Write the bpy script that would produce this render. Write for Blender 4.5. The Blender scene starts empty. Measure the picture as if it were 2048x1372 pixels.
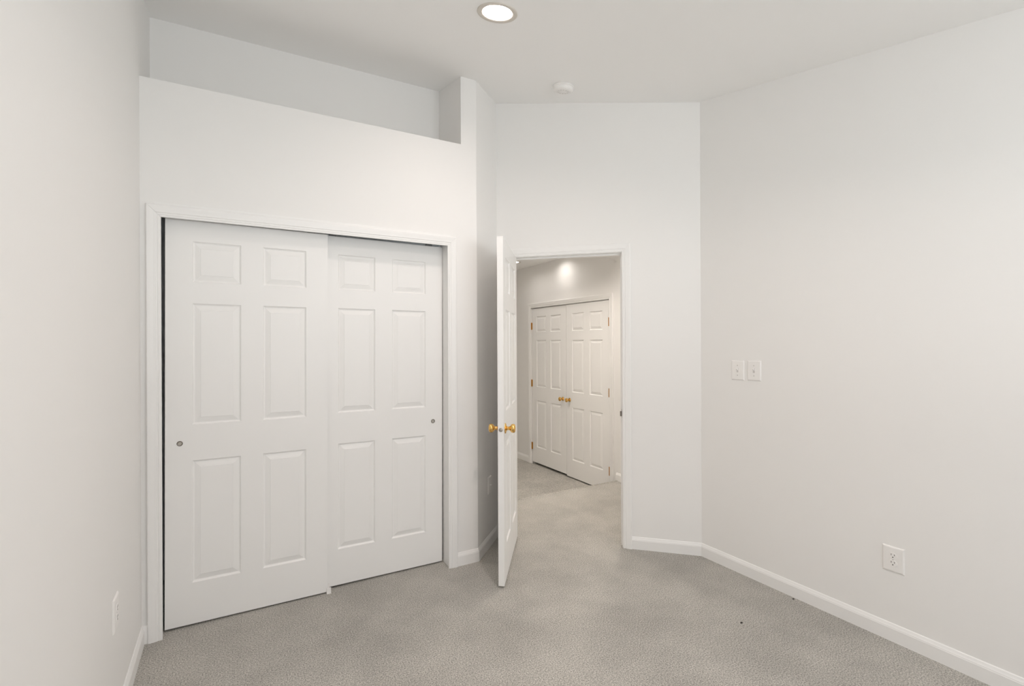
import bpy, bmesh, math, random
from mathutils import Matrix, Vector

# ------------------------------------------------------------------ scene, camera, light
sc = bpy.context.scene
COL = sc.collection
H = 1.41                                            # eye height
YAW, ROLL = math.radians(29.82), math.radians(-0.26)
cam_d = bpy.data.cameras.new('camera')
cam_d.sensor_width = 36.0
cam_d.lens = 988.0 / 2048.0 * 36.0
cam_d.clip_start = 0.02
cam = bpy.data.objects.new('camera', cam_d)
COL.objects.link(cam)
_f = Vector((math.sin(YAW), math.cos(YAW), 0))
_r = Vector((math.cos(YAW), -math.sin(YAW), 0))
_u = Vector((0, 0, 1))
_r2 = math.cos(ROLL) * _r + math.sin(ROLL) * _u
_u2 = -math.sin(ROLL) * _r + math.cos(ROLL) * _u
m = Matrix((_r2, _u2, -_f)).transposed().to_4x4()
m.translation = Vector((0, 0, H))
cam.matrix_world = m
sc.camera = cam

LAMP_W = 150.0       # emission strength of the recessed lamp near the closet
LAMP2_W = 290.0      # of the two recessed lamps further back, the rear one added for fill
HALL_W = 54.0       # of the two hall lamps close to the double doors
HALL_FILL_W = 450.0      # of the two unseen hall lamps added as fill
SKY_W = 5.6          # daylight outside the window behind the camera
EXPOSURE = 0.11

world = bpy.data.worlds.new('overcast_sky')
sc.world = world
world.use_nodes = True
bg = world.node_tree.nodes['Background']
_tc = world.node_tree.nodes.new('ShaderNodeTexCoord')
_sx = world.node_tree.nodes.new('ShaderNodeSeparateXYZ')
_rp = world.node_tree.nodes.new('ShaderNodeValToRGB')       # dim sky above, brighter lower half added to lift the ceiling
_rp.color_ramp.elements[0].position = 0.47
_rp.color_ramp.elements[0].color = (1.71, 1.79, 1.84, 1)
_rp.color_ramp.elements[1].position = 0.53
_rp.color_ramp.elements[1].color = (0.50, 0.58, 0.66, 1)
_ma = world.node_tree.nodes.new('ShaderNodeMath')
_ma.operation = 'MULTIPLY_ADD'
_ma.inputs[1].default_value = 0.5
_ma.inputs[2].default_value = 0.5
for a, b in ((_tc.outputs['Generated'], _sx.inputs[0]), (_sx.outputs['Z'], _ma.inputs[0]), (_ma.outputs[0], _rp.inputs[0]), (_rp.outputs[0], bg.inputs['Color'])):
    world.node_tree.links.new(a, b)
bg.inputs['Strength'].default_value = SKY_W

sc.view_settings.view_transform = 'Standard'
sc.view_settings.look = 'None'
sc.view_settings.gamma = 1
sc.view_settings.use_curve_mapping = False
sc.view_settings.exposure = EXPOSURE
sc.cycles.use_denoising = True
sc.cycles.denoiser = 'OPENIMAGEDENOISE'
sc.cycles.denoising_input_passes = 'RGB_ALBEDO_NORMAL'
sc.cycles.denoising_prefilter = 'NONE'
sc.cycles.max_bounces = 12
sc.cycles.diffuse_bounces = 8
sc.cycles.glossy_bounces = 6
sc.cycles.caustics_reflective = False
sc.cycles.caustics_refractive = False

# ------------------------------------------------------------------ materials
def new_mat(name, color, rough=0.5, metal=0.0, spec=0.5):
    mt = bpy.data.materials.new(name)
    mt.use_nodes = True
    b = mt.node_tree.nodes['Principled BSDF']
    b.inputs['Base Color'].default_value = (*color, 1)
    b.inputs['Roughness'].default_value = rough
    b.inputs['Metallic'].default_value = metal
    b.inputs['Specular IOR Level'].default_value = spec
    return mt

def add_bump(mt, scale, strength, dist=0.001, detail=2.0):
    nt = mt.node_tree
    b = nt.nodes['Principled BSDF']
    tc = nt.nodes.new('ShaderNodeTexCoord')
    no = nt.nodes.new('ShaderNodeTexNoise')
    no.inputs['Scale'].default_value = scale
    no.inputs['Detail'].default_value = detail
    bu = nt.nodes.new('ShaderNodeBump')
    bu.inputs['Strength'].default_value = strength
    bu.inputs['Distance'].default_value = dist
    nt.links.new(tc.outputs['Object'], no.inputs['Vector'])
    nt.links.new(no.outputs['Fac'], bu.inputs['Height'])
    nt.links.new(bu.outputs['Normal'], b.inputs['Normal'])
    return mt

def emit_mat(name, color, strength):
    mt = bpy.data.materials.new(name)
    mt.use_nodes = True
    nt = mt.node_tree
    nt.nodes.clear()
    o = nt.nodes.new('ShaderNodeOutputMaterial')
    e = nt.nodes.new('ShaderNodeEmission')
    e.inputs['Color'].default_value = (*color, 1)
    e.inputs['Strength'].default_value = strength
    nt.links.new(e.outputs[0], o.inputs['Surface'])
    return mt

WALL = add_bump(new_mat('wall_paint', (0.862, 0.854, 0.839), 0.65, spec=0.3), 220, 0.06)
CEIL = add_bump(new_mat('ceiling_paint', (0.92, 0.915, 0.905), 0.8, spec=0.2), 220, 0.06)
TRIM = new_mat('trim_enamel', (0.88, 0.875, 0.862), 0.40, spec=0.45)
DOOR = add_bump(new_mat('door_enamel', (0.885, 0.88, 0.867), 0.44, spec=0.45), 90, 0.02)
PLASTIC = new_mat('white_plastic', (0.88, 0.865, 0.845), 0.35)
SLOT = new_mat('dark_slot', (0.10, 0.09, 0.085), 0.6)
SCREW = new_mat('painted_screw', (0.62, 0.60, 0.58), 0.4)
BRASS = new_mat('polished_brass', (0.83, 0.52, 0.17), 0.16, 1.0)
BRASS_DARK = new_mat('aged_brass', (0.46, 0.20, 0.018), 0.42, 0.25)
NICKEL = new_mat('dull_nickel', (0.50, 0.465, 0.42), 0.36, 1.0)
NICKEL_DARK = new_mat('dark_nickel', (0.24, 0.215, 0.185), 0.45, 1.0)
STEEL = new_mat('track_steel', (0.30, 0.30, 0.30), 0.5, 0.8)
RING = new_mat('lamp_trim_ring', (0.66, 0.62, 0.56), 0.5)
BAFFLE = new_mat('lamp_baffle', (0.88, 0.86, 0.82), 0.3)
SPECK = new_mat('dark_speck', (0.05, 0.045, 0.04), 0.9)
def glass_mat():
    mt = bpy.data.materials.new('window_glass')
    mt.use_nodes = True
    nt = mt.node_tree
    nt.nodes.clear()
    o = nt.nodes.new('ShaderNodeOutputMaterial')
    mx = nt.nodes.new('ShaderNodeMixShader')
    mx.inputs[0].default_value = 0.06
    tr = nt.nodes.new('ShaderNodeBsdfTransparent')
    gl = nt.nodes.new('ShaderNodeBsdfGlossy')
    gl.inputs['Roughness'].default_value = 0.02
    nt.links.new(tr.outputs[0], mx.inputs[1])
    nt.links.new(gl.outputs[0], mx.inputs[2])
    nt.links.new(mx.outputs[0], o.inputs['Surface'])
    return mt
GLASS = glass_mat()
LAMP = emit_mat('lamp_lens', (1.0, 0.86, 0.79), LAMP_W)
LAMP2 = emit_mat('back_lamp_lens', (1.0, 0.86, 0.79), LAMP2_W)
HALL_FILL = emit_mat('hall_fill_lens', (1.0, 0.91, 0.82), HALL_FILL_W)
HALL_LAMP = emit_mat('hall_lamp_lens', (1.0, 0.94, 0.89), HALL_W)

def carpet_mat():
    mt = new_mat('cut_pile_carpet', (0.45, 0.42, 0.38), 1.0, spec=0.05)
    nt = mt.node_tree
    b = nt.nodes['Principled BSDF']
    b.inputs['Sheen Weight'].default_value = 0.12
    b.inputs['Sheen Roughness'].default_value = 0.6
    tc = nt.nodes.new('ShaderNodeTexCoord')
    def noise(scale, detail, rough=0.5):
        n = nt.nodes.new('ShaderNodeTexNoise')
        n.inputs['Scale'].default_value = scale
        n.inputs['Detail'].default_value = detail
        n.inputs['Roughness'].default_value = rough
        nt.links.new(tc.outputs['Object'], n.inputs['Vector'])
        return n
    def ramp(src, p0, c0, p1, c1):
        r = nt.nodes.new('ShaderNodeValToRGB')
        r.color_ramp.elements[0].position = p0
        r.color_ramp.elements[0].color = (*c0, 1)
        r.color_ramp.elements[1].position = p1
        r.color_ramp.elements[1].color = (*c1, 1)
        nt.links.new(src, r.inputs['Fac'])
        return r
    tuft = noise(170, 4, 0.72)                       # single tufts
    rt = ramp(tuft.outputs['Fac'], 0.36, (0.198, 0.190, 0.171), 0.64, (0.675, 0.650, 0.597))
    nap = noise(2.6, 6, 0.6)                         # brushed patches of the nap
    rn = ramp(nap.outputs['Fac'], 0.36, (0.87, 0.87, 0.87), 0.64, (1.08, 1.08, 1.08))
    mx = nt.nodes.new('ShaderNodeMix')
    mx.data_type = 'RGBA'
    mx.blend_type = 'MULTIPLY'
    mx.inputs['Factor'].default_value = 1.0
    nt.links.new(rt.outputs['Color'], mx.inputs[6])
    nt.links.new(rn.outputs['Color'], mx.inputs[7])
    nt.links.new(mx.outputs[2], b.inputs['Base Color'])
    bu = nt.nodes.new('ShaderNodeBump')
    bu.inputs['Strength'].default_value = 0.7
    bu.inputs['Distance'].default_value = 0.005
    nt.links.new(tuft.outputs['Fac'], bu.inputs['Height'])
    nt.links.new(bu.outputs['Normal'], b.inputs['Normal'])
    return mt
CARPET = carpet_mat()

# ------------------------------------------------------------------ object helpers
def link_mesh(name, bm, mat, parent=None, smooth=False):
    bmesh.ops.remove_doubles(bm, verts=bm.verts, dist=1e-6)
    bmesh.ops.recalc_face_normals(bm, faces=bm.faces)
    me = bpy.data.meshes.new(name)
    bm.to_mesh(me)
    bm.free()
    for mt in (mat if isinstance(mat, (list, tuple)) else [mat]):
        me.materials.append(mt)
    if smooth:
        for p in me.polygons:
            p.use_smooth = True
    o = bpy.data.objects.new(name, me)
    COL.objects.link(o)
    if parent is not None:
        o.parent = parent
    return o

def tag(o, label, cat, kind=None, group=None):
    o['label'] = label
    o['category'] = cat
    if kind: o['kind'] = kind
    if group: o['group'] = group
    return o

def thing(name, label, cat, loc=(0, 0, 0), rz=0.0, kind=None, group=None):
    o = bpy.data.objects.new(name, None)
    o.empty_display_size = 0.1
    COL.objects.link(o)
    o.location = loc
    o.rotation_euler = (0, 0, rz)
    return tag(o, label, cat, kind, group)

def copy_tree(o, parent=None):
    c = o.copy()
    COL.objects.link(c)
    c.parent = parent
    for ch in list(o.children):
        copy_tree(ch, c)
    return c

def box(bm, x0, x1, y0, y1, z0, z1):
    v = [bm.verts.new(p) for p in ((x0,y0,z0),(x1,y0,z0),(x1,y1,z0),(x0,y1,z0),(x0,y0,z1),(x1,y0,z1),(x1,y1,z1),(x0,y1,z1))]
    for f in ((0,3,2,1),(4,5,6,7),(0,1,5,4),(1,2,6,5),(2,3,7,6),(3,0,4,7)):
        bm.faces.new([v[i] for i in f])

def prism(bm, poly, z0, z1):
    """vertical prism over polygon; z0 and z1 are heights or functions of (x, y)"""
    g0 = z0 if callable(z0) else (lambda x, y: z0)
    g1 = z1 if callable(z1) else (lambda x, y: z1)
    a = [bm.verts.new((x, y, g0(x, y))) for x, y in poly]
    b = [bm.verts.new((x, y, g1(x, y))) for x, y in poly]
    n = len(poly)
    for i in range(n):
        j = (i + 1) % n
        bm.faces.new((a[i], a[j], b[j], b[i]))
    bm.faces.new(a[::-1])
    bm.faces.new(b)

def rbox(bm, x0, x1, y0, y1, z0, z1, r, seg=2):
    """box with rounded edges"""
    t = bmesh.new()
    box(t, x0, x1, y0, y1, z0, z1)
    bmesh.ops.recalc_face_normals(t, faces=t.faces)
    bmesh.ops.bevel(t, geom=list(t.edges), offset=r, segments=seg, profile=0.5, affect='EDGES')
    me = bpy.data.meshes.new('tmp')
    t.to_mesh(me)
    t.free()
    bm.from_mesh(me)
    bpy.data.meshes.remove(me)

def lathe(bm, prof, seg=32, mat=None):
    """revolve (radius, height) about local Z, then transform by mat"""
    rings = []
    for r, z in prof:
        if r < 1e-6:
            p = Vector((0, 0, z))
            rings.append([bm.verts.new(mat @ p if mat else p)])
        else:
            ring = []
            for k in range(seg):
                a = 2 * math.pi * k / seg
                p = Vector((r * math.cos(a), r * math.sin(a), z))
                ring.append(bm.verts.new(mat @ p if mat else p))
            rings.append(ring)
    for a, b in zip(rings, rings[1:]):
        for k in range(seg):
            l = (k + 1) % seg
            if len(a) == 1 and len(b) == 1: continue
            if len(a) == 1: bm.faces.new((a[0], b[k], b[l]))
            elif len(b) == 1: bm.faces.new((a[k], a[l], b[0]))
            else: bm.faces.new((a[k], a[l], b[l], b[k]))

def sweep(bm, prof, start, end):
    """loft one closed profile: start(p) and end(p) place each profile point"""
    a = [bm.verts.new(start(*p)) for p in prof]
    b = [bm.verts.new(end(*p)) for p in prof]
    n = len(prof)
    for i in range(n):
        j = (i + 1) % n
        bm.faces.new((a[i], a[j], b[j], b[i]))
    bm.faces.new(a[::-1])
    bm.faces.new(b)

# frames: local x runs along the wall to the viewer's right, local -y points out of the wall at the viewer
S = math.sqrt(0.5)
N_E = Vector((S, -S, 0))                # along the diagonal door wall
N_C = Vector((S, S, 0))                 # through the diagonal door wall
def ec(e, c, z=0.0):
    return N_E * e + N_C * c + Vector((0, 0, z))
RZ_A, RZ_B, RZ_C, RZ_D, RZ_L = 0.0, math.pi/4, -math.pi/4, -math.pi/2, math.pi/2

# ------------------------------------------------------------------ dimensions
XL, XD = -0.362, 2.707                  # side walls of the bedroom
YA, YBACK = 2.890, -1.55                # closet wall, wall behind the camera
CB, EB = 3.478, -1.058                  # door wall (C), alcove return wall (e)
PA = (YA + EB / S, YA)                  # outer corner closet wall / return wall
PBC = tuple(ec(EB, CB).xy)              # inner corner return wall / door wall
PCD = (XD, CB / S - XD)                 # inner corner door wall / right wall
def zc(x, y): return 2.5732 + 0.0067 * x + 0.1828 * y        # the sloped ceiling
def zc_up(x, y): return zc(x, y) + 0.06
XE = 3.432                              # hall wall with the double doors
YSTEP = 3.850
ZLOW = -0.162                           # hall floor beyond the step
ZHALL = 2.41
NICHE_Z, NICHE_X, NICHE_Y = 2.678, 1.288, 3.262
OX0, OX1 = -0.290, 1.198                # closet opening between jambs
DE0, DE1 = -0.938, -0.162               # doorway between jambs, along e
DOORWAY_Z, CLOSET_Z = 2.030, 2.075
T = 0.115                               # wall thickness

def struct(name, bm, mat, label, cat):
    return tag(link_mesh(name, bm, mat), label, cat, 'structure')

# ------------------------------------------------------------------ floors and ceilings
bm = bmesh.new()
prism(bm, [(XL-.12, YBACK-.12), (3.56, YBACK-.12), (3.56, YSTEP-.012), (XL-.12, YSTEP-.012)], -0.30, 0.0)
# rounded carpet nosing along the step
nos = [(-0.022, -0.004)] + [(-0.006+0.018*math.sin(a), -0.011+0.018*math.cos(a)) for a in [-math.pi/3+math.pi*k/12 for k in range(0, 11)]] + [(0.010, -0.30), (-0.01, -0.30)]
sweep(bm, [(d, z) for d, z in nos], lambda d, z: (1.6, YSTEP-.012+d, z), lambda d, z: (3.56, YSTEP-.012+d, z))
struct('floor', bm, CARPET, 'grey beige carpet of the bedroom running out through the doorway to a step', 'floor')
bm = bmesh.new()
box(bm, 1.6, 3.56, YSTEP, 6.75, -0.30, ZLOW)
struct('floor_hall', bm, CARPET, 'sunken carpeted hall floor in front of the double doors', 'floor')

bm = bmesh.new()
prism(bm, [(XL-.12, YBACK-.12), (XD+.12, YBACK-.12), (XD+.12, 2.30), (2.40, 2.72), (1.85, 3.60), (XL-.12, 3.60)], zc, zc_up)
room_ceiling = struct('ceiling', bm, CEIL, 'white sloped bedroom ceiling rising towards the closet wall', 'ceiling')
bm = bmesh.new()
prism(bm, [(1.6, 3.50), (2.84, 2.26), (2.84, 1.3), (3.56, 1.3), (3.56, 6.75), (1.6, 6.75)], ZHALL, ZHALL+.06)
hall_ceiling = struct('ceiling_hall', bm, CEIL, 'flat hall ceiling seen through the doorway', 'ceiling')

# ------------------------------------------------------------------ walls
def zw(x, y): return zc(x, y) + 0.05
bm = bmesh.new()
prism(bm, [(XL-.12, YBACK-.12), (XL, YBACK-.12), (XL, 3.72), (XL-.12, 3.72)], -0.2, zw)
struct('wall_left', bm, WALL, 'plain white wall at the left edge beside the closet', 'wall')

bm = bmesh.new()
prism(bm, [(XD, YBACK-.12), (XD+.12, YBACK-.12), (XD+.12, PCD[1]+.05), (XD, PCD[1])], -0.2, zw)
struct('wall_right', bm, WALL, 'plain white wall on the right with the two light switches', 'wall')

# closet wall: strips either side of the opening, header up to the open ledge, pier beside the ledge
bm = bmesh.new()
box(bm, XL, OX0-.018, YA, YA+T, -0.2, NICHE_Z)
box(bm, OX0-.018, OX1+.018, YA, YA+T, CLOSET_Z+.018, NICHE_Z)
rr = 0.022                               # rounded drywall corner
ca = 2*math.pi/16                        # 45 degree turn
tl = rr * math.tan(ca / 2)
cx, cy = PA[0]-tl, PA[1]+rr
arc = [(cx + rr*math.sin(ca*k/6), cy - rr*math.cos(ca*k/6)) for k in range(7)]
pier = [(OX1+.018, YA)] + arc + [tuple(ec(EB, CB+.02).xy), tuple(ec(EB-.115, CB+.02).xy), (PA[0]-.05, YA+T), (OX1+.018, YA+T)]
prism(bm, pier, -0.2, NICHE_Z)
pier_up = [(NICHE_X, YA)] + arc + [tuple(ec(EB, CB+.02).xy), (1.75, 3.40), (NICHE_X, 3.40)]
prism(bm, pier_up, NICHE_Z, zw)
struct('wall_closet', bm, WALL, 'white wall holding the sliding closet doors below an open ledge', 'wall')

bm = bmesh.new()
box(bm, XL, NICHE_X, YA+T, 3.60, NICHE_Z-.10, NICHE_Z)          # ledge
box(bm, XL, NICHE_X+.3, NICHE_Y, NICHE_Y+.10, NICHE_Z, 3.30)    # back of the recess
struct('wall_niche', bm, WALL, 'back wall of the open ledge recess above the closet', 'wall')

bm = bmesh.new()
box(bm, XL, 1.75, 3.60, 3.72, -0.2, NICHE_Z)
box(bm, 1.60, 1.70, 3.40, 3.72, -0.2, NICHE_Z)
struct('wall_closet_back', bm, WALL, 'dark inside of the closet behind the sliding doors', 'wall')

# diagonal door wall
bm = bmesh.new()
def wall_c(e0, e1, z0, z1):
    prism(bm, [tuple(ec(e0, CB).xy), tuple(ec(e1, CB).xy), tuple(ec(e1, CB+T).xy), tuple(ec(e0, CB+T).xy)], z0, z1)
E_R = (PCD[0] - PCD[1]) * S
wall_c(EB-.12, DE0-.018, -0.2, zw)
wall_c(DE1+.018, E_R+.10, -0.2, zw)
wall_c(DE0-.018, DE1+.018, DOORWAY_Z+.018, zw)
struct('wall_doorway', bm, WALL, 'white diagonal wall with the doorway to the hall', 'wall')

# hall shell
bm = bmesh.new()
box(bm, XE, XE+.12, 1.3, 3.95-.018, -0.3, ZHALL)
box(bm, XE, XE+.12, 5.475+.018, 6.75, -0.3, ZHALL)
box(bm, XE, XE+.12, 3.95-.018, 5.475+.018, 1.860+.018, ZHALL)
struct('wall_hall', bm, WALL, 'hall wall around the white double doors', 'wall')
bm = bmesh.new(); box(bm, 1.6, 3.56, 6.63, 6.75, -0.3, ZHALL)
struct('wall_hall_far', bm, WALL, 'far end wall of the hall', 'wall')
bm = bmesh.new(); box(bm, 1.6, 1.72, 3.72, 6.63, -0.3, ZHALL)
struct('wall_hall_left', bm, WALL, 'hall wall facing the double doors', 'wall')
bm = bmesh.new(); box(bm, 2.80, 3.56, 1.2, 1.3, -0.3, ZHALL)
struct('wall_hall_near', bm, WALL, 'near end wall of the hall', 'wall')
bm = bmesh.new(); box(bm, XE+.55, XE+.62, 3.8, 5.7, -0.3, ZHALL)
box(bm, XE+.12, XE+.62, 3.72, 3.8, -0.3, ZHALL); box(bm, XE+.12, XE+.62, 5.7, 5.78, -0.3, ZHALL); box(bm, XE+.12, XE+.62, 3.72, 5.78, 2.3, 2.4); box(bm, XE+.12, XE+.62, 3.72, 5.78, -.3, ZLOW)
struct('wall_hall_closet', bm, WALL, 'inside of the hall closet behind the double doors', 'wall')

# wall behind the camera with the window that lights the room
WX0, WX1, WZ0, WZ1 = 0.35, 2.15, 0.98, 2.08
bm = bmesh.new()
for a in ((XL, WX0, -.2, None), (WX1, XD, -.2, None), (WX0, WX1, -.2, WZ0), (WX0, WX1, WZ1, None)):
    prism(bm, [(a[0], YBACK-.12), (a[1], YBACK-.12), (a[1], YBACK), (a[0], YBACK)], a[2], zw if a[3] is None else a[3])
struct('wall_back', bm, WALL, 'white wall behind the camera around the window', 'wall')
win = thing('window_1', 'wide white framed window in the wall behind the camera', 'window', ((WX0+WX1)/2, YBACK, WZ0), 0, 'structure')
hw, hh = (WX1-WX0)/2, WZ1-WZ0
bm = bmesh.new()
for a in ((-hw, -hw+.05, 0, hh), (hw-.05, hw, 0, hh), (-hw+.05, hw-.05, 0, .05), (-hw+.05, hw-.05, hh-.05, hh), (-.025, .025, .05, hh-.05)):
    box(bm, a[0], a[1], -.09, -.04, a[2], a[3])
link_mesh('window_frame', bm, TRIM, win)
for s in (-1, 1):
    bm = bmesh.new()
    x0, x1 = sorted((s*.025, s*(hw-.05)))
    box(bm, x0, x1, -.068, -.064, .05, hh-.05)
    link_mesh('window_pane', bm, GLASS, win)
bm = bmesh.new(); rbox(bm, -hw-.05, hw+.05, -.04, .05, -.025, 0, .004)
link_mesh('window_sill', bm, TRIM, win)
pl = bpy.data.lights.new('window_portal', 'AREA')
pl.shape = 'RECTANGLE'; pl.size = WX1-WX0-.1; pl.size_y = WZ1-WZ0-.1
pl.cycles.is_portal = True
po = bpy.data.objects.new('window_portal', pl); COL.objects.link(po)
po.location = ((WX0+WX1)/2, YBACK-.10, (WZ0+WZ1)/2)
po.rotation_euler = (math.pi/2, 0, 0)

# ------------------------------------------------------------------ casings and jambs
CW = 0.058                               # casing width
CASING = [(0, 0), (0, .009), (.002, .0105), (.009, .0105), (.0105, .0125), (.0125, .0125), (.014, .0105),
          (.019, .0115), (.021, .0140), (.023, .0145), (.030, .0150), (.044, .0172), (.053, .0178), (.0565, .0165), (CW, .014), (CW, 0)]
def casing(parent, x0, x1, z0, zt, mat=TRIM):
    """two legs and a mitred head round an opening; profile point is (across, out of the wall)"""
    for s, xi in ((-1, x0), (1, x1)):
        bm = bmesh.new()
        sweep(bm, CASING, lambda t, d: (xi + s*t, -d, z0), lambda t, d: (xi + s*t, -d, zt + t - .0004))
        link_mesh('side_casing', bm, mat, parent)
    bm = bmesh.new()
    sweep(bm, CASING, lambda t, d: (x0 - t + .0004, -d, zt + t), lambda t, d: (x1 + t - .0004, -d, zt + t))
    link_mesh('head_casing', bm, mat, parent)

# closet opening
tr = thing('trim_1', 'white moulded casing framing the sliding closet doors', 'door frame', (0, YA, 0), RZ_A, 'structure')
casing(tr, -0.280, 1.190, 0.0, 2.021)
bm = bmesh.new()
box(bm, OX0-.018, OX0, 0.0005, T+.02, 0, CLOSET_Z+.018); box(bm, OX1, OX1+.018, 0.0005, T+.02, 0, CLOSET_Z+.018)
box(bm, OX0, OX1, 0.0005, T+.02, CLOSET_Z, CLOSET_Z+.018)
link_mesh('jamb', bm, TRIM, tr)
bm = bmesh.new()
box(bm, OX0+.001, OX1-.001, .042, .046, 2.040, CLOSET_Z); box(bm, OX0+.001, OX1-.001, .090, .094, 2.040, CLOSET_Z); box(bm, OX0+.001, OX1-.001, .042, .134, CLOSET_Z-.004, CLOSET_Z-.0005)
link_mesh('sliding_track', bm, STEEL, tr)

# bedroom doorway (local x is e, measured along the wall)
tr2 = thing('trim_2', 'white casing and jamb of the open doorway to the hall', 'door frame', ec(0, CB), RZ_C, 'structure')
casing(tr2, DE0-.005, DE1+.005, 0.0, DOORWAY_Z+.003)
bm = bmesh.new()
for x0, x1 in ((DE0-.018, DE0), (DE1, DE1+.018)):
    box(bm, x0, x1, 0.0005, T, 0, DOORWAY_Z+.018)
box(bm, DE0, DE1, 0.0005, T, DOORWAY_Z, DOORWAY_Z+.018)
link_mesh('jamb', bm, TRIM, tr2)
bm = bmesh.new()
box(bm, DE0, DE0+.010, .038, .075, 0, DOORWAY_Z); box(bm, DE1-.010, DE1, .038, .075, 0, DOORWAY_Z); box(bm, DE0+.010, DE1-.010, .038, .075, DOORWAY_Z-.010, DOORWAY_Z)
link_mesh('door_stop', bm, TRIM, tr2)
bm = bmesh.new()
box(bm, DE1-.0015, DE1+.0005, .004, .034, .890, .950)
for k in range(4):                                   # curled lip towards the room
    box(bm, DE1-.0015-.0028*(k+1), DE1-.0010-.0028*k, -.004+.0015*k, .004, .903, .937)
link_mesh('strike_plate', bm, NICKEL_DARK, tr2)['label'] = 'small dark metal strike plate'

# hall double doorway: local x = 5.475 - y
HZ = ZLOW
tr3 = thing('trim_3', 'white casing round the double doors in the hall', 'door frame', (XE, 5.475, 0), RZ_D, 'structure')
casing(tr3, -0.004, 1.529, HZ, 1.863)
bm = bmesh.new()
box(bm, -.018, 0, .0005, T, HZ, 1.878); box(bm, 1.525, 1.543, .0005, T, HZ, 1.878); box(bm, 0, 1.525, .0005, T, 1.860, 1.878)
link_mesh('jamb', bm, TRIM, tr3)
bm = bmesh.new()
box(bm, 0, .012, .040, .07, HZ, 1.86); box(bm, 1.513, 1.525, .040, .07, HZ, 1.86); box(bm, .012, 1.513, .040, .07, 1.848, 1.86)
link_mesh('door_stop', bm, TRIM, tr3)

# ------------------------------------------------------------------ six panel doors
PROFILE = [(.0, .0), (.0030, .0060), (.0070, .0092), (.0095, .0095), (.0310, .0026), (.0340, .0022), (.0355, .0008)]
def panel_door(bm, x0, x1, z0, z1, y0, y1, stile=.113, mid=.103):
    """slab between y0 (front) and y1 (back), six moulded panels pressed into both faces"""
    w, h = x1 - x0, z1 - z0
    k = h / 2.022
    pw = (w - 2*stile - mid) / 2
    xs = [x0, x0+stile, x0+stile+pw, x0+stile+pw+mid, x1-stile, x1]
    zs = [z0] + [z0 + q*k for q in (.206, .818, .998, 1.606, 1.714, 1.918)] + [z1]
    for y, s in ((y0, 1), (y1, -1)):
        for i in range(5):
            for j in range(7):
                a, b, c, d = xs[i], xs[i+1], zs[j], zs[j+1]
                if i in (1, 3) and j in (1, 3, 5):
                    prev = None
                    for ins, dep in PROFILE:
                        ring = [bm.verts.new(p) for p in ((a+ins, y+s*dep, c+ins), (b-ins, y+s*dep, c+ins), (b-ins, y+s*dep, d-ins), (a+ins, y+s*dep, d-ins))]
                        if prev:
                            for q in range(4):
                                bm.faces.new((prev[q], prev[(q+1) % 4], ring[(q+1) % 4], ring[q]))
                        prev = ring
                    bm.faces.new(prev)
                else:
                    bm.faces.new([bm.verts.new(p) for p in ((a, y, c), (b, y, c), (b, y, d), (a, y, d))])
    for i in range(5):
        for z in (z0, z1):
            bm.faces.new([bm.verts.new(p) for p in ((xs[i], y0, z), (xs[i+1], y0, z), (xs[i+1], y1, z), (xs[i], y1, z))])
    for j in range(7):
        for x in (x0, x1):
            bm.faces.new([bm.verts.new(p) for p in ((x, y0, zs[j]), (x, y0, zs[j+1]), (x, y1, zs[j+1]), (x, y1, zs[j]))])

RXF = Matrix.Rotation(math.pi/2, 4, 'X')          # lathe axis -> local -y (towards the viewer)
def finger_pull(parent, x, y, z):
    mt = Matrix.Translation((x, y, z)) @ RXF
    bm = bmesh.new()
    lathe(bm, [(.0125, 0), (.0130, .0012), (.0120, .0020), (.0100, .0016), (.0088, .0006)], 28, mt)
    p = link_mesh('finger_pull', bm, NICKEL_DARK, parent, True)
    p['label'] = 'round nickel finger pull'
    bm = bmesh.new()
    lathe(bm, [(.0088, .0006), (.0075, .0002), (.0062, .0005), (.0048, .0008), (.0025, .0004), (0, .0002)], 28, mt)
    link_mesh('pull_cup', bm, NICKEL, p, True)

def sliding_door(name, label, cx, y, z, w, h, tilt, pull_x, pull_z):
    t = thing(name, label, 'door', (cx, y, z), 0, 'structure', 'sliding closet doors')
    t.rotation_euler = (0, tilt, 0)
    bm = bmesh.new()
    panel_door(bm, -w/2, w/2, 0, h, 0, .034)
    link_mesh('door_panel', bm, DOOR, t)
    finger_pull(t, pull_x, 0, pull_z)
    for hx in (-w/2+.085, w/2-.085):
        bm = bmesh.new()
        box(bm, hx-.02, hx+.02, .012, .022, h, h+.022)
        link_mesh('roller_hanger', bm, STEEL, t)
    return t
DW, DH = .757, 2.020
sliding_door('door_1', 'left sliding closet door, in front, its finger pull beside the left casing', .1005, 2.945, .010, DW, DH, math.radians(.27), -.318, .907)
sliding_door('door_2', 'right sliding closet door, set behind the left one, finger pull near the right casing', .8080, 2.989, .011, DW, DH, math.radians(.30), .316, .904)

g = thing('floor_guide', 'small white plastic guide clip on the carpet under the closet doors', 'door guide', (.484, 2.99, 0), 0)
bm = bmesh.new()
rbox(bm, -.012, .012, -.058, .055, -.004, .004, .0015)
link_mesh('base_plate', bm, PLASTIC, g)
for y in (-.058, -.006, .043):
    bm = bmesh.new()
    rbox(bm, -.012, .012, y, y+.005, .002, .034, .0015)
    link_mesh('guide_fin', bm, PLASTIC, g)

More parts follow.
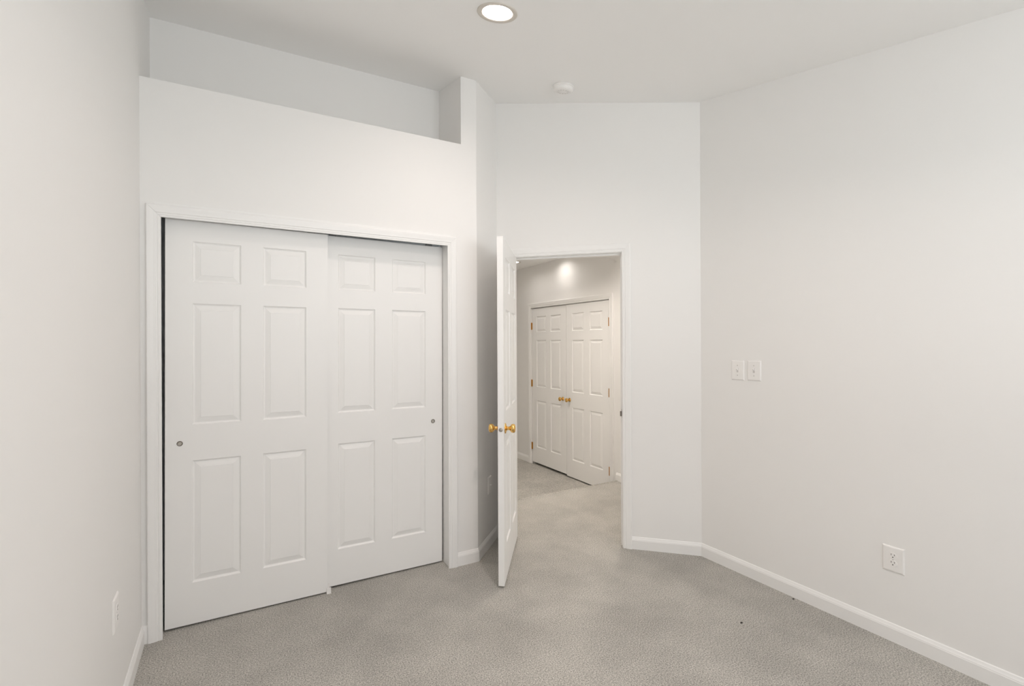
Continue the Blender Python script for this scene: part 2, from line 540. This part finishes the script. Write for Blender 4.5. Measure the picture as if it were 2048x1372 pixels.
# ------------------------------------------------------------------ open bedroom door
hx = ec(-.906, 3.470, .012)
d3 = thing('door_3', 'white panelled bedroom door standing open into the room with brass knobs', 'door', hx, math.radians(45 + 8.8), 'structure')
W3 = .752
bm = bmesh.new()
panel_door(bm, -W3, 0, 0, 2.013, 0, .035)
link_mesh('door_panel', bm, DOOR, d3)
def knob(parent, name, x, y, z, side, r=.026, rose=.031, mat=BRASS):
    """side -1: towards local -y; +1: towards local +y"""
    mt = Matrix.Translation((x, y, z)) @ Matrix.Rotation(-side*math.pi/2, 4, 'X')
    k = r / .026
    bm = bmesh.new()
    lathe(bm, [(.0105*k, .005*k), (.0105*k, .018*k), (.0115*k, .026*k), (.0165*k, .032*k), (.0235*k, .037*k), (.026*k, .044*k), (.0262*k, .050*k), (.0245*k, .056*k), (.019*k, .060*k), (.010*k, .0615*k), (0, .0618*k)], 32, mt)
    p = link_mesh(name, bm, mat, parent, True)
    bm = bmesh.new()
    lathe(bm, [(rose, 0), (rose, .0025), (rose*.95, .0045), (rose*.72, .0075), (rose*.52, .0085), (rose*.46, .012), (0, .012)], 32, mt)
    link_mesh('rosette', bm, mat, p, True)
    return p
KX, KZ = -W3 + .060, .898
knob(d3, 'door_knob', KX, 0, KZ, -1)['label'] = 'polished brass door knob'
knob(d3, 'door_knob', KX, .035, KZ, 1)['label'] = 'polished brass door knob'
bm = bmesh.new()
lathe(bm, [(0, .0018), (.0085, .0018), (.0115, .0012), (.0118, 0)], 28, Matrix.Translation((-W3, .0175, KZ)) @ Matrix.Rotation(-math.pi/2, 4, 'Y'))
lp = link_mesh('latch_plate', bm, NICKEL, d3, True)
lp['label'] = 'round nickel latch plate on the door edge'
bm = bmesh.new()
lathe(bm, [(.0055, .0017), (.0055, .006), (.003, .0075), (0, .0075)], 20, Matrix.Translation((-W3, .0175, KZ)) @ Matrix.Rotation(-math.pi/2, 4, 'Y'))
link_mesh('latch_bolt', bm, NICKEL, lp, True)
for z in (.22, 1.02, 1.80):
    bm = bmesh.new()
    lathe(bm, [(0, -.045), (.0055, -.045), (.0055, .045), (0, .045)], 16, Matrix.Translation((.006, .041, z)))
    box(bm, .0002, .0016, .004, .035, z-.044, z+.044)
    link_mesh('hinge', bm, BRASS, d3)

# ------------------------------------------------------------------ double doors in the hall
def hall_door(name, label, x0, x1, z0, z1, hinge_x, knob_x):
    t = thing(name, label, 'door', (XE, 5.475, 0), RZ_D, 'structure', 'hall double doors')
    bm = bmesh.new()
    panel_door(bm, x0, x1, z0, z1, .004, .039, stile=.108, mid=.10)
    link_mesh('door_panel', bm, DOOR, t)
    knob(t, 'door_knob', knob_x, .004, .745, -1, r=.024, rose=.024)['label'] = 'polished brass door knob'
    s = 1 if hinge_x < .5 else -1
    for z in (1.627, .887, .072):
        bm = bmesh.new()
        lathe(bm, [(0, -.046), (.0062, -.045), (.0062, .045), (0, .046)], 14, Matrix.Translation((hinge_x, -.003, z)))
        a, b = sorted((hinge_x, hinge_x + s*.012))
        box(bm, a, b, -.0005, .0045, z-.044, z+.044)
        link_mesh('hinge', bm, BRASS_DARK, t)['label'] = 'brass hinge'
    return t
hall_door('door_4', 'left leaf of the hall double doors, hinged on its left side', .008, .7585, -.132, 1.851, .006, .690)
hall_door('door_5', 'right leaf of the hall double doors, partly hidden below by the step', .7635, 1.516, -.146, 1.853, 1.519, .822)

# ------------------------------------------------------------------ baseboards
BH, BT = 0.083, 0.012
BASE = [(0, 0), (BT, 0), (BT, .060), (.0105, .064), (.0105, .0665), (.0085, .070), (.0065, .0745), (.0045, .080), (.002, BH), (0, BH)]
def baseboard(name, label, runs):
    """runs: (start xy, end xy, outward normal, mitre factor at start, at end, base height)"""
    bm = bmesh.new()
    for p, q, n, ms, me_, z0 in runs:
        p, q, n = Vector((*p, 0)), Vector((*q, 0)), Vector(n)
        a = (q - p).normalized()
        sweep(bm, BASE, lambda d, z: p + a*(d*ms) + n*d + Vector((0, 0, z + z0)), lambda d, z: q - a*(d*me_) + n*d + Vector((0, 0, z + z0)))
    return struct(name, bm, TRIM, label, 'baseboard')
K = math.tan(math.radians(22.5))
baseboard('baseboard_left', 'white baseboard along the left wall ending at the closet casing', [((XL, YBACK), (XL, YA), (1, 0, 0), 1, 1, 0)])
baseboard('baseboard_closet', 'short white baseboard between the closet casing and the outer corner', [
    ((XL, YA), (-.280-CW-.0005, YA), (0, -1, 0), 1, 0, 0),
    ((1.190+CW, YA), PA, (0, -1, 0), 0, -K, 0)])
baseboard('baseboard_alcove', 'white baseboard in the shade behind the open door', [(PA, PBC, N_E, -K, 1, 0)])
baseboard('baseboard_doorway', 'white baseboard right of the doorway casing', [
    (PBC, tuple(ec(DE0-.005-CW, CB).xy), -N_C, 1, 0, 0),
    (tuple(ec(DE1+.005+CW, CB).xy), PCD, -N_C, 0, K, 0)])
baseboard('baseboard_right', 'long white baseboard along the right wall', [(PCD, (XD, YBACK), (-1, 0, 0), K, 1, 0)])
baseboard('baseboard_back', 'white baseboard under the window behind the camera', [((XD, YBACK), (XL, YBACK), (0, 1, 0), 1, 1, 0)])
baseboard('baseboard_hall', 'white baseboards on the hall wall either side of the double doors', [
    ((XE, 6.63), (XE, 5.475+.004+CW), (-1, 0, 0), 0, 0, ZLOW),
    ((XE, YSTEP), (XE, 1.3), (-1, 0, 0), 0, 0, 0)])

# ------------------------------------------------------------------ switches and sockets
def plate_bm(w=.086, h=.120, d=.0065):
    bm = bmesh.new()
    rings = [(0, 0), (0, .002), (.003, .0052), (.007, d)]
    prev = None
    for ins, y in rings:
        ring = [bm.verts.new((sx*(w/2-ins), -y, sz*(h/2-ins))) for sx, sz in ((-1, -1), (1, -1), (1, 1), (-1, 1))]
        if prev:
            for q in range(4):
                bm.faces.new((prev[q], prev[(q+1) % 4], ring[(q+1) % 4], ring[q]))
        else:
            bm.faces.new(ring)
        prev = ring
    bm.faces.new(prev)
    return bm
def screw(parent, x, y, z, r=.0034):
    bm = bmesh.new()
    lathe(bm, [(r, -.0005), (r, .0008), (r*.7, .0014), (0, .0015)], 16, Matrix.Translation((x, y, z)) @ RXF)
    link_mesh('screw', bm, SCREW, parent, True)

def make_switch(label, loc, rz):
    t = thing('light_switch', label, 'light switch', loc, rz, None, 'light switches on the right wall')
    link_mesh('switch_plate', plate_bm(), PLASTIC, t)
    bm = bmesh.new()
    box(bm, -.006, .006, -.0068, -.0060, -.0125, .0125)
    link_mesh('toggle_slot', bm, SCREW, t)
    bm = bmesh.new()                                                    # lever flipped up
    v0 = [(-.0042, -.006, -.003), (.0042, -.006, -.003), (.0042, -.006, .009), (-.0042, -.006, .009)]
    v1 = [(-.0034, -.0175, .0085), (.0034, -.0175, .0085), (.0034, -.0155, .0145), (-.0034, -.0155, .0145)]
    a = [bm.verts.new(p) for p in v0]; b = [bm.verts.new(p) for p in v1]
    for q in range(4):
        bm.faces.new((a[q], a[(q+1) % 4], b[(q+1) % 4], b[q]))
    bm.faces.new(a[::-1]); bm.faces.new(b)
    link_mesh('toggle', bm, PLASTIC, t)
    for z in (-.030, .030): screw(t, 0, -.0065, z)
    return t
s1 = make_switch('white toggle light switch nearer the doorway, left of the pair', (XD, 1.938, 1.237), RZ_D)
s2 = copy_tree(s1)
s2.location = (XD, 1.829, 1.239)
s2['label'] = 'white toggle light switch farther from the doorway, right of the pair'

def make_outlet(label, loc, rz):
    t = thing('wall_outlet', label, 'outlet', loc, rz, None, None)
    link_mesh('outlet_plate', plate_bm(.089, .119), PLASTIC, t)
    for zc_ in (-.0175, .0175):
        bm = bmesh.new()                                                # rounded socket face with flat top and bottom
        pts = []
        for k in range(28):
            a = 2*math.pi*k/28
            pts.append((.0172*math.cos(a), max(-.0140, min(.0140, .0172*math.sin(a)))))
        a = [bm.verts.new((x, -.0058, zc_+z)) for x, z in pts]; b = [bm.verts.new((x*.96, -.0082, zc_+z*.96)) for x, z in pts]
        for k in range(28):
            bm.faces.new((a[k], a[(k+1) % 28], b[(k+1) % 28], b[k]))
        bm.faces.new(b)
        r = link_mesh('socket', bm, PLASTIC, t)
        bm = bmesh.new()
        box(bm, -.0074, -.0052, -.0085, -.0080, zc_+.0008, zc_+.0090)
        box(bm, .0052, .0074, -.0085, -.0080, zc_+.0008, zc_+.0080)
        lathe(bm, [(.0028, .0080), (.0028, .0085), (0, .0085)], 14, Matrix.Translation((0, 0, zc_-.0068)) @ RXF)
        link_mesh('slots', bm, SLOT, r)
    screw(t, 0, -.0065, 0, .003)
    return t
o1 = make_outlet('white duplex power outlet low on the right wall', (XD, 1.125, .3855), RZ_D)
o2 = copy_tree(o1)
o2.location = (XL, 2.268, .440); o2.rotation_euler = (0, 0, RZ_L)
o2['label'] = 'white power outlet low on the left wall beside the closet'

t = thing('wall_jack', 'white wall plate with a small jack, shaded beside the open door', 'wall plate', ec(EB, 3.276, .424), RZ_B)
link_mesh('jack_plate', plate_bm(.072, .118), PLASTIC, t)
bm = bmesh.new()
lathe(bm, [(.0058, .006), (.0058, .009), (.0046, .0095), (.0046, .018), (.002, .018), (0, .0175)], 18, Matrix.Translation((0, 0, 0)) @ RXF)
link_mesh('jack', bm, PLASTIC, t, True)
for z in (-.042, .042): screw(t, 0, -.0065, z)

# ------------------------------------------------------------------ ceiling fittings
def ceiling_thing(name, label, cat, x, y, group=None):
    t = thing(name, label, cat, (x, y, zc(x, y)), 0, None, group)
    n = Vector((-.0067, -.1828, 1)).normalized()
    t.rotation_mode = 'QUATERNION'
    t.rotation_quaternion = Vector((0, 0, 1)).rotation_difference(n)
    return t
def cut_hole(ceil, t, r):
    """round opening for a recessed can, cut through the ceiling slab"""
    bm = bmesh.new()
    lathe(bm, [(0, -.05), (r, -.05), (r, .20), (0, .20)], 48)
    c = link_mesh('cutter', bm, CEIL)
    c.matrix_world = Matrix.Translation(t.location) @ (t.rotation_quaternion.to_matrix().to_4x4() if t.rotation_mode == 'QUATERNION' else Matrix())
    md = ceil.modifiers.new('hole', 'BOOLEAN')
    md.operation = 'DIFFERENCE'
    md.solver = 'EXACT'
    md.object = c
    bpy.context.view_layer.update()
    me = bpy.data.meshes.new_from_object(ceil.evaluated_get(bpy.context.evaluated_depsgraph_get()))
    ceil.modifiers.clear()
    ceil.data = me
    bpy.data.objects.remove(c)
def lamp_parts(t, lens, ceil, r=.060, depth=.036):
    """trim ring on the ceiling, white baffle going up into the can, glowing lens set back inside"""
    k = r / .060
    cut_hole(ceil, t, .074*k)
    bm = bmesh.new()
    lathe(bm, [(.0945*k, .0005), (.0950*k, -.0025), (.0925*k, -.0048), (.0840*k, -.0050), (.0740*k, -.0038), (.0685*k, -.0010), (.0685*k, .004), (.0736*k, .004)], 64)
    link_mesh('trim_ring', bm, RING, t, True)
    bm = bmesh.new()
    lathe(bm, [(.0684*k, .0005), (.0662*k, depth*.5), (.0640*k, depth), (.0640*k, depth+.03), (0, depth+.03)], 64)
    link_mesh('baffle', bm, BAFFLE, t, True)
    bm = bmesh.new()
    lathe(bm, [(.0638*k, depth+.004), (r, depth+.001), (.052*k, depth-.002), (.032*k, depth-.004), (0, depth-.005)], 64)
    link_mesh('lamp_lens', bm, lens, t, True)

for x, y, lb in ((1.093, 2.030, 'lit round recessed ceiling light in front of the closet ledge'),
                 (1.120, 1.000, 'lit round recessed ceiling light near the middle of the room, above the view'),
                 (1.150, -.050, 'unseen round recessed ceiling light added for fill close to the window, above the view')):  # out-of-view lamp added to fill the room with light
    lamp_parts(ceiling_thing('recessed_light', lb, 'ceiling light', x, y, 'recessed lights in the bedroom ceiling'), LAMP if y > 1.5 else LAMP2, room_ceiling)
for x, y, lb in ((3.060, 5.290, 'lit recessed light on the hall ceiling, partly behind the open door'),
                 (3.235, 4.715, 'lit recessed light on the hall ceiling close to the double doors'),
                 (3.00, 3.20, 'unseen recessed light added to brighten the hall just outside the doorway'),  # added out of view to brighten the hall wall
                 (2.42, 4.20, 'unseen recessed light added to brighten the hall over the step')):  # added out of view to brighten the floor around the step
    h = thing('recessed_light', lb, 'ceiling light', (x, y, ZHALL), 0, None, 'recessed lights in the hall ceiling')
    lamp_parts(h, HALL_LAMP if x > 3.03 else HALL_FILL, hall_ceiling, .056)

sd = ceiling_thing('smoke_detector', 'round white smoke detector on the ceiling above the doorway', 'smoke detector', 1.869, 2.580)
bm = bmesh.new()
lathe(bm, [(.066, .0005), (.070, -.003), (.070, -.008), (.066, -.011), (0, -.011)], 48)
link_mesh('mounting_base', bm, PLASTIC, sd, True)
bm = bmesh.new()
lathe(bm, [(.0630, -.011), (.0640, -.016), (.0630, -.026), (.0590, -.032), (.0500, -.0355), (.0440, -.0360), (.0420, -.0345), (.0400, -.0360), (.0180, -.0370), (.0165, -.0360), (.015, -.0385), (0, -.0390)], 48)
link_mesh('cover', bm, PLASTIC, sd, True)
bm = bmesh.new()
for k in range(12):
    a = 2*math.pi*k/12
    for q in (.029, .036):
        mt = Matrix.Rotation(a, 4, 'Z') @ Matrix.Translation((q, 0, -.0366))
        v = [bm.verts.new(mt @ Vector(p)) for p in ((-.0015, -.005, .001), (.0015, -.005, .001), (.0015, .005, .001), (-.0015, .005, .001), (-.0015, -.005, -.0006), (.0015, -.005, -.0006), (.0015, .005, -.0006), (-.0015, .005, -.0006))]
        for f in ((0,3,2,1),(4,5,6,7),(0,1,5,4),(1,2,6,5),(2,3,7,6),(3,0,4,7)):
            bm.faces.new([v[i] for i in f])
link_mesh('vents', bm, SCREW, sd)

# ------------------------------------------------------------------ specks on the carpet
random.seed(4)
def carpet_spot(label, x, y, s):  # small dark lump for a dark spot in the carpet
    bm = bmesh.new()
    bmesh.ops.create_icosphere(bm, subdivisions=2, radius=s)
    for v in bm.verts:
        v.co = Vector((v.co.x*(1.3+random.uniform(-.3, .3)), v.co.y*(.8+random.uniform(-.3, .3)), v.co.z*.6 + random.uniform(-.1, .1)*s))
    o = link_mesh('carpet_speck', bm, SPECK)
    o.location = (x, y, s*.35)
    return tag(o, label, 'carpet_spot', None, 'dark specks on the carpet')
carpet_spot('dark speck in the open carpet left of the right wall', 2.226, 1.581, .0055)
carpet_spot('dark speck tight against the right baseboard', 2.676, 1.584, .0050)
